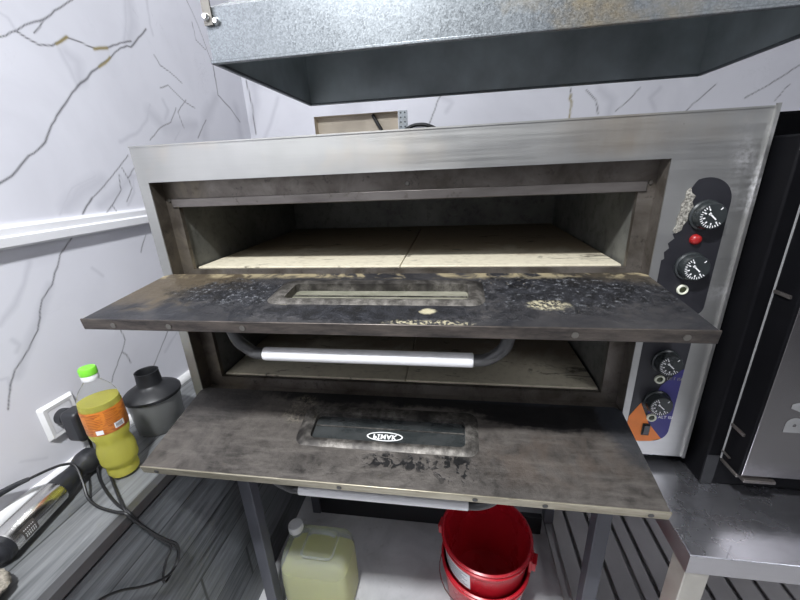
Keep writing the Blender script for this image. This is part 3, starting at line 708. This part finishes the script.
for y in (-.45, .1, .85): MB().box(1.14, 2.1, y, y+.05, FZ+.0005, -.8155).build('runner', M['black_paint'], rk)

ap = thing('countertop_oven', 'big black appliance with a grey lettered door on the steel table', 'kitchen appliance', (1.7, .2, TZ))
AX, AY = 1.312, -.05
MB().box(AX, 2.1, AY, .5, TZ+.001, .722).build('body', M['black_app'], ap, bevel=.004)
MB().box(AX+.001, 2.1, AY-.002, AY-.0002, .695, .721).build('top_trim', M['black_top'], ap)
MB().box(AX+.02, 2.1, .16, .46, .7222, .775).build('vent_box', M['black_app'], ap, bevel=.006)
MB().box(AX+.001, AX+.025, AY-.0016, AY-.0002, TZ+.002, .054).build('corner_plate', M['black_front'], ap)
DX0, DY0, DZ0 = 1.338, -.108, .052
dr = MB().box(DX0, 2.1, DY0, AY-.004, DZ0, .69).build('door', M['black_app'], ap, bevel=.003)
MB().box(DX0+.004, 2.095, DY0-.002, DY0-.0002, DZ0+.004, .685).build('door_panel', M['app_door'], dr, bevel=.001)
MB().box(DX0-.0022, DX0-.0003, AY-.0065, AY-.004, DZ0, .69).build('door_seal_strip', M['seal'], dr)
m = MB().box(DX0-.001, DX0+.06, DY0+.004, AY-.004, DZ0-.008, DZ0-.0004).box(DX0+.01, DX0+.07, DY0-.004, DY0+.012, DZ0-.014, DZ0-.006)
m.build('lower_edge', M['lip'], dr, bevel=.002)
for z, y0, y1, h in ((.142, -.094, -.058, .006), (.445, -.094, -.058, .006), (.07, -.078, -.054, .003)): MB().box(DX0-.004, DX0-.0003, y0, y1, z, z+h).build('hinge_pin', M['lip'], dr)
text_mesh('door_lettering', 'BA', .066, M['app_letters'], dr, Matrix.Translation((DX0+.076, DY0-.0026, .212)) @ Matrix.Rotation(PI/2, 4, 'X') @ Matrix.Rotation(PI/2, 4, 'Z'), .0006, 1.08, .0035)

# ------------------------------------------------------------------ counter on the left
ct = thing('counter', 'grey wood look counter along the left wall', 'counter', (-.15, .2, FZ))
MB().box(-.299, -.0345, -.7, 1.095, -.07, -.04).build('worktop', M['plank_top'], ct)
MB().box(-.0342, -.011, -.7, 1.095, -.066, -.0395).build('edge_strip', M['edge'], ct, bevel=.0008)
MB().box(-.034, -.019, -.7, 1.095, -.078, -.0665).build('painted_shadow_strip', M['dark_gap'], ct)  # solid black strip, paints the shade under the edge strip's overhang
MB().box(-.299, -.017, -.7, 1.095, FZ+.0005, -.0785).build('side_panel', M['plank_side'], ct)

# wall socket and adapter
so = thing('wall_socket', 'square white wall socket on the marble wall behind the oil bottle', 'socket', (WX, -.134, .113))
PR = lambda L, x: [(x, y, z) for y, z in L]
m = MB(); A = PR(rrect(-.179, -.089, .064, .164, .005), WX+.0003); B = PR(rrect(-.172, -.096, .071, .157, .004), WX+.010); Cc = PR(rrect(-.163, -.105, .08, .148, .003), WX+.009)
vs = [[m.bm.verts.new(p) for p in L] for L in (A, B, Cc)]
for a, b in zip(vs, vs[1:]):
    for k in range(len(a)): m.bm.faces.new((a[k], a[(k+1) % len(a)], b[(k+1) % len(a)], b[k]))
m.build('frame', M['white_plastic'], so, smooth=True)
MB().prism(PR(rrect(-.1622, -.1058, .0808, .1472, .003), WX+.0003), (.008, 0, 0)).build('insert', M['white_trim'], so)
MB().lathe([(.0, 0), (.021, .0), (.0225, .002), (.0225, .0025)], (WX+.0084, -.134, .114), 24, axis='X', cap=False).build('outlet_well', M['white_plastic'], so, smooth=True)
ad = thing('power_adapter', 'chunky black power adapter plugged into the white wall socket', 'power adapter', (WX+.012, -.134, .11))
MB().lathe([(.0, 0), (.0215, .0), (.022, .018), (.018, .022), (0, .022)], (WX+.012, -.138, .118), 24, axis='X').build('plug', M['black_plastic'], ad, smooth=True)
MB().prism(PR(rrect(-.162, -.113, .052, .142, .014), WX+.034), (.045, 0, 0)).build('housing', M['black_plastic'], ad, bevel=.008, seg=3)
cz = -.0345
MB().tube([(-.245, -.13, .055), (-.238, -.135, .02), (-.215, -.155, -.015), (-.18, -.185, cz), (-.12, -.222, cz), (-.06, -.252, cz), (-.018, -.266, cz), (-.005, -.268, -.05), (-.004, -.252, -.11), (-.004, -.222, -.19), (-.004, -.2, -.235), (-.004, -.197, -.27), (-.004, -.225, -.292), (-.004, -.254, -.298), (-.004, -.253, -.272), (-.004, -.232, -.245), (-.004, -.21, -.225), (-.004, -.235, -.15), (-.004, -.262, -.08), (-.006, -.272, -.052), (-.03, -.262, cz+.004), (-.1, -.215, cz+.003), (-.17, -.165, cz+.003), (-.2, -.14, cz)], .0033, 8).build('cord', M['cord'], ad, smooth=True)

# hand blender lying on the counter
hb = thing('hand_blender', 'chrome hand blender with black ends lying against the left wall', 'hand blender', (-.2, -.28, -.04))
ax0, ax1 = Vector((-.182, -.405, -.006)), Vector((-.212, -.262, -.006))
ux = (ax1-ax0).normalized()
def axm(p): 
    q = ux; z = Vector((0, 0, 1)); x = q.cross(z).normalized(); z = x.cross(q)
    return Matrix(((x.x, z.x, q.x, p.x), (x.y, z.y, q.y, p.y), (x.z, z.z, q.z, p.z), (0, 0, 0, 1)))
A0 = axm(ax0); Lh = (ax1-ax0).length
MB().lathe([(.030, .012), (.0315, .016), (.0315, Lh-.004), (.030, Lh)], (0, 0, 0), 32, A0).build('motor_housing', M['steel_shiny'], hb, smooth=True)
MB().lathe([(.0, -.016), (.019, -.016), (.026, -.01), (.0275, -.002), (.0325, .0), (.0325, .0118)], (0, 0, 0), 32, A0).build('black_collar', M['black_plastic'], hb, smooth=True)
MB().lathe([(.0295, Lh+.0003), (.0285, Lh+.02), (.024, Lh+.05), (.022, Lh+.075), (.029, Lh+.085), (.0325, Lh+.10), (.031, Lh+.118), (.02, Lh+.126), (0, Lh+.127)], (0, 0, 0), 32, A0).build('blade_guard', M['black_plastic'], hb, smooth=True)
# rating label on the housing
m = MB(); R = .0318
ang = [math.radians(-18+6*k) for k in range(10)]
def pa(a, h): return A0 @ Vector((R*math.cos(a), R*math.sin(a), h))
for a, b in zip(ang, ang[1:]): m.bm.faces.new([m.bm.verts.new(pa(q, h)) for q, h in ((a, .03), (b, .03), (b, .062), (a, .062))])
lb = m.build('rating_label', M['lip'], hb)
m = MB(); R = .0320
for k in range(6):
    h0 = .034+.0042*k
    for a, b in ((-.16, .05), (.12, .42)): m.bm.faces.new([m.bm.verts.new(pa(q, h)) for q, h in ((a, h0), (b, h0), (b, h0+.002), (a, h0+.002))])
m.build('print', M['white_print'], lb)
MB().tube([(-.292, -.365, .03), (-.288, -.325, .036), (-.28, -.285, .034), (-.27, -.262, .032)], .006, 12, rad=[.0085, .0085, .0065, .005]).build('strain_relief', M['black_plastic'], hb, smooth=True)
MB().tube([(-.27, -.262, .032), (-.255, -.23, .03), (-.235, -.212, .03), (-.205, -.208, .028), (-.17, -.228, .002), (-.14, -.25, -.026), (-.1, -.264, cz+.001), (-.05, -.272, cz+.001), (-.012, -.276, cz+.004), (-.001, -.272, -.055), (-.0005, -.25, -.115), (-.0005, -.22, -.185), (-.0005, -.196, -.235), (-.0005, -.198, -.268), (-.0005, -.215, -.288), (-.0005, -.245, -.285), (-.0005, -.28, -.258), (-.0005, -.315, -.22), (-.0005, -.352, -.173), (-.0005, -.395, -.137), (-.0005, -.45, -.12)], .0033, 8).build('cord', M['cord'], hb, smooth=True)

# scourer in the corner of the view
bm = bmesh.new(); bmesh.ops.create_icosphere(bm, subdivisions=4, radius=1)
for v in bm.verts:
    n = mnoise.fractal(v.co*2.2, 1, 2, 4); v.co = Vector((v.co.x*.042, v.co.y*.046, v.co.z*.022))*(1+.22*n)
    v.co += Vector((-.13, -.474, -.016))
    v.co.z = max(v.co.z, -.0395)
m = MB(); m.bm.free(); m.bm = bm
tag(m.build('scouring_pad', M['scourer'], loc=(-.13, -.474, -.04), smooth=True), 'rough beige scouring pad on the counter at the foot of the hand blender', 'scouring pad')

# ------------------------------------------------------------------ sunflower oil
BX, BYY, BZ = -.1375, -.15, -.0395
ob = thing('oil_bottle', 'plastic bottle of yellow cooking oil with orange label and green cap', 'bottle', (BX, BYY, BZ))
pr = [(.0, .004), (.028, .0), (.034, .004), (.036, .012), (.0355, .026), (.0335, .032), (.0345, .037), (.0405, .044), (.0425, .054), (.0415, .064), (.0425, .074), (.0415, .086), (.0385, .098), (.0355, .108), (.037, .118), (.041, .128), (.0432, .138), (.0436, .146), (.0436, .21), (.0425, .226), (.039, .243), (.032, .259), (.0225, .272), (.0165, .28), (.0145, .286), (.0145, .296)]
MB().lathe(pr, (BX, BYY, BZ), 40, cap=False).build('bottle_body', M['pet'], ob, smooth=True)
ins = [(max(0, r-.0022), h+.0014) for r, h in pr if .03 < h < .226]
ins = [(0, .006), (.025, .0025), (.032, .006), (.0338, .012)]+[(max(0, r-.0018), h) for r, h in pr if .02 < h < .215]+[(.0402, .228), (0, .228)]
MB().lathe(ins, (BX, BYY, BZ), 40).build('oil', M['oil'], ob, smooth=True)
lb = MB().lathe([(.0440, .148), (.0442, .1485), (.0442, .2135), (.0440, .214)], (BX, BYY, BZ), 48, cap=False).build('label', M['oil_label'], ob, smooth=True)
def cyl_patch(m, R, a0, a1, z0, z1, n=6):
    for k in range(n):
        a, b = math.radians(a0+(a1-a0)*k/n), math.radians(a0+(a1-a0)*(k+1)/n)
        m.bm.faces.new([m.bm.verts.new((BX+R*math.cos(q), BYY+R*math.sin(q), BZ+z)) for q, z in ((a, z0), (b, z0), (b, z1), (a, z1))])
for a0, a1, z0, z1 in ((287, 307, .1515, .1635), (338, 368, .1555, .1705)):
    m = MB(); cyl_patch(m, .0446, a0, a1, z0, z1); m.build('barcode_panel', M['white_print'], lb)
m = MB()
for k in range(7): cyl_patch(m, .0449, 342+k*3, 343.6+k*3, .1575, .1685, 1)
m.build('barcode', M['barcode'], lb)
m = MB()
for k in range(9):
    cyl_patch(m, .0444, 268, 312-(k % 3)*8, .206-k*.0045, .2075-k*.0045, 5); cyl_patch(m, .0444, 322, 358-(k % 2)*7, .206-k*.0045, .2075-k*.0045, 5)
m.build('label_text', M['oil_label'] if False else plain('dark_label_ink', (.3, .08, .012), .5), lb)
MB().lathe([(.0175, .286), (.0178, .287), (.0178, .2985), (.0172, .2995)], (BX, BYY, BZ), 32).build('cap_collar', M['white_plastic'], ob, smooth=True)
MB().lathe([(.0182, .2998), (.0184, .301), (.0184, .314), (.0165, .3175), (0, .318)], (BX, BYY, BZ), 32).build('cap', M['green_cap'], ob, smooth=True)

# ------------------------------------------------------------------ chopper bowl
CX, CY = -.185, .04
ch = thing('chopper_bowl', 'smoky chopper bowl with a black funnel lid behind the oil bottle', 'food chopper', (CX, CY, -.0395))
MB().lathe([(0, .001), (.062, 0), (.066, .004), (.071, .10), (.0735, .112), (.0715, .112), (.069, .102), (.064, .006), (0, .004)], (CX, CY, -.0395), 40, cap=False).build('bowl', M['smoky'], ch, smooth=True)
MB().lathe([(.0745, .1125), (.077, .114), (.077, .123), (.072, .128), (.05, .142), (.036, .149), (.0335, .153), (.0315, .19), (.032, .193), (.0292, .193), (.0275, .19), (.028, .13)], (CX, CY, -.0395), 40, cap=False).build('lid', M['grey_lid'], ch, smooth=True)
MB().lathe([(.0, .02), (.012, .02), (.012, .15), (0, .155)], (CX, CY, -.0395), 16).build('blade_shaft', M['black_plastic'], ch, smooth=True)

# ------------------------------------------------------------------ jerrycan
jc = thing('jerrycan', 'translucent jerrycan of pale yellow liquid with white cap on the floor', 'jerrycan', (.24, .1, FZ))
def loft(m, secs, r, n=4):
    rings = []
    for z, x0, x1, y0, y1, q in secs: rings.append([m.bm.verts.new((x, y, z)) for x, y in rrect(x0, x1, y0, y1, q, n)])
    for a, b in zip(rings, rings[1:]):
        for k in range(len(a)): m.bm.faces.new((a[k], a[(k+1) % len(a)], b[(k+1) % len(a)], b[k]))
    m.bm.faces.new(rings[0]); m.bm.faces.new(rings[-1])
J = (.112, .366, .02, .19)
sh = [(FZ+.001, .014, .03), (FZ+.008, .002, .035), (FZ+.03, 0, .034), (-.72, 0, .034), (-.66, .002, .034), (-.632, .008, .034), (-.612, .018, .03), (-.602, .034, .026), (-.599, .044, .02)]
m = MB(); loft(m, [(z, J[0]+d*.5, J[1]-d*.7, J[2]+d*1.5, J[3]-d*.4, q) for z, d, q in sh], 0)
m.build('can_body', M['jerry'], jc, smooth=True)
m = MB(); lq = [(FZ+.004, .016, .03), (FZ+.011, .006, .035), (FZ+.03, .004, .036), (-.72, .004, .036), (-.672, .006, .036)]
loft(m, [(z, J[0]+d, J[1]-d, J[2]+d, J[3]-d, q) for z, d, q in lq], 0); m.build('liquid', M['jerry_liquid'], jc, smooth=True)
MB().ring([(x, y, -.5995) for x, y in rrect(.192, .318, .045, .162, .022)], [(x, y, -.5995) for x, y in rrect(.2, .31, .053, .154, .016)], (0, 0, .006)).build('top_moulding', M['jerry'], jc, bevel=.002)
MB().tube([(.2, .14, -.60), (.21, .14, -.588), (.24, .14, -.584), (.28, .14, -.588), (.3, .14, -.6)], .008, 12).build('handle', M['jerry'], jc, smooth=True)
MB().lathe([(.024, -.596), (.024, -.581)], (.147, .138, 0), 28).build('neck', M['jerry'], jc, smooth=True)
m = MB().lathe([(.0265, -.582), (.027, -.58), (.027, -.558), (.0245, -.5545), (0, -.554)], (.147, .138, 0), 28)
for k in range(28):
    a = 2*PI*k/28; m.box(-.0006, .0006, .027, .0278, -.58, -.559, Matrix.Translation((.147, .138, 0)) @ Matrix.Rotation(a, 4, 'Z'))
m.build('cap', M['white_plastic'], jc, smooth=True)

# ------------------------------------------------------------------ red buckets
def bucket(zb, label, angle, lab_a, lab_z):
    bx, by = .855, .148; h = .262
    b = thing('bucket', label, 'bucket', (bx, by, zb), 'stacked red buckets')
    MB().lathe([(0, 0), (.118, 0), (.122, .004), (.147, h-.03), (.1475, h-.028), (.152, h-.027), (.1535, h-.022), (.1535, h-.018), (.149, h-.016), (.150, h-.006), (.1545, h-.004), (.1555, h), (.150, h+.003), (.146, h), (.1445, h-.01), (.119, .007), (0, .005)], (bx, by, zb), 64, cap=False).build('pail', M['red'], b, smooth=True)
    for s in (0, 180):
        Mx = Matrix.Translation((bx, by, zb)) @ Matrix.Rotation(math.radians(angle+s), 4, 'Z')
        m = MB().box(.148, .158, -.022, .022, h-.085, h-.03, Mx).box(.156, .172, -.02, .02, h-.045, h-.038, Mx).box(.156, .170, -.02, -.015, h-.075, h-.038, Mx).box(.156, .170, .015, .02, h-.075, h-.038, Mx)
        m.build('handle_ear', M['red'], b, bevel=.002)
    # wire bail resting against the rim
    ca, sa = math.cos(math.radians(angle)), math.sin(math.radians(angle))
    pts = []
    for k in range(17):
        t = math.radians(180*k/16); u = .166*math.cos(t); v = .163*math.sin(t)
        pts.append((bx+u*ca-v*sa, by+u*sa+v*ca, zb+h-.055-.03*math.sin(t)))
    MB().tube(pts, .0022, 8, False).build('bail', M['chrome'], b, smooth=True)
    if lab_a:
        def R(z): return .122+(.147-.122)*(z-.004)/(h-.034)+.0007
        m = MB(); n = 10
        for k in range(n):
            a, c = [math.radians(lab_a[0]+(lab_a[1]-lab_a[0])*(k+i)/n) for i in (0, 1)]
            m.bm.faces.new([m.bm.verts.new((bx+R(z)*math.cos(q), by+R(z)*math.sin(q), zb+z)) for q, z in ((a, lab_z[0]), (c, lab_z[0]), (c, lab_z[1]), (a, lab_z[1]))])
        lb = m.build('paper_label', M['paper'], b)
        m = MB()
        for k in range(7):
            z0 = lab_z[0]+.012+(lab_z[1]-lab_z[0]-.02)*k/7
            for i in range(n):
                lo_, hi = lab_a[0]+4, lab_a[1]-4-(k % 3)*4
                a, c = [math.radians(lo_+(hi-lo_)*(i+j)/n) for j in (0, 1)]
                m.bm.faces.new([m.bm.verts.new((bx+(R(z)+.0004)*math.cos(q), by+(R(z)+.0004)*math.sin(q), zb+z)) for q, z in ((a, z0), (c, z0), (c, z0+.004), (a, z0+.004))])
        m.build('label_print', M['grey_print'], lb)
bucket(-.765, 'upper red plastic bucket with a white label, set inside another', -18, (190, 246), (.15, .228))
bucket(FZ+.0005, 'lower red plastic bucket standing on the floor under another', 75, (292, 322), (.13, .205))

# ------------------------------------------------------------------ light
def area(name, loc, size, power, col=(1, 1, 1), rot=(0, 0, 0), sy=None):
    l = bpy.data.lights.new(name, 'AREA'); l.energy = power; l.color = col; l.size = size
    if sy: l.shape = 'RECTANGLE'; l.size_y = sy
    o = bpy.data.objects.new(name, l); COL.objects.link(o); o.location = loc; o.rotation_euler = rot
    return o
area('ceiling_lamp', (.38, -1.04, 1.88), .12, 70, (.95, .97, 1))
area('ceiling_lamp_side', (2.5, -1.65, 1.88), .9, 18, (.93, .95, 1))
area('back_corner_fill', (-.06, .5, 1.86), .2, 3.5, (.95, .97, 1))  # added fill to brighten the back left wall corner, no known fixture
w = bpy.data.worlds.new('world'); SC.world = w; w.use_nodes = True
w.node_tree.nodes['Background'].inputs[0].default_value = (.82, .88, 1, 1); w.node_tree.nodes['Background'].inputs[1].default_value = .03

# ------------------------------------------------------------------ camera
cd = bpy.data.cameras.new('camera'); cam = bpy.data.objects.new('camera', cd); COL.objects.link(cam)
cd.sensor_width = 36; cd.sensor_fit = 'HORIZONTAL'; cd.lens = 362.3344/800*36; cd.clip_start = .02
pi_, ya, ro = [math.radians(a) for a in (19.5371, -9.2223, -2.6541)]
fw = Vector((math.sin(ya)*math.cos(pi_), math.cos(ya)*math.cos(pi_), -math.sin(pi_)))
r0 = Vector((math.cos(ya), -math.sin(ya), 0)); u0 = r0.cross(fw)
rr = r0*math.cos(ro)+u0*math.sin(ro); uu = u0*math.cos(ro)-r0*math.sin(ro)
R3 = Matrix((rr, uu, -fw)).transposed()
cam.matrix_world = Matrix.Translation((.7426, -.7999, .6911)) @ R3.to_4x4()
SC.camera = cam
v = SC.view_settings; v.view_transform = 'Standard'; v.look = 'None'; v.gamma = 1; v.exposure = 0.0; v.use_curve_mapping = False
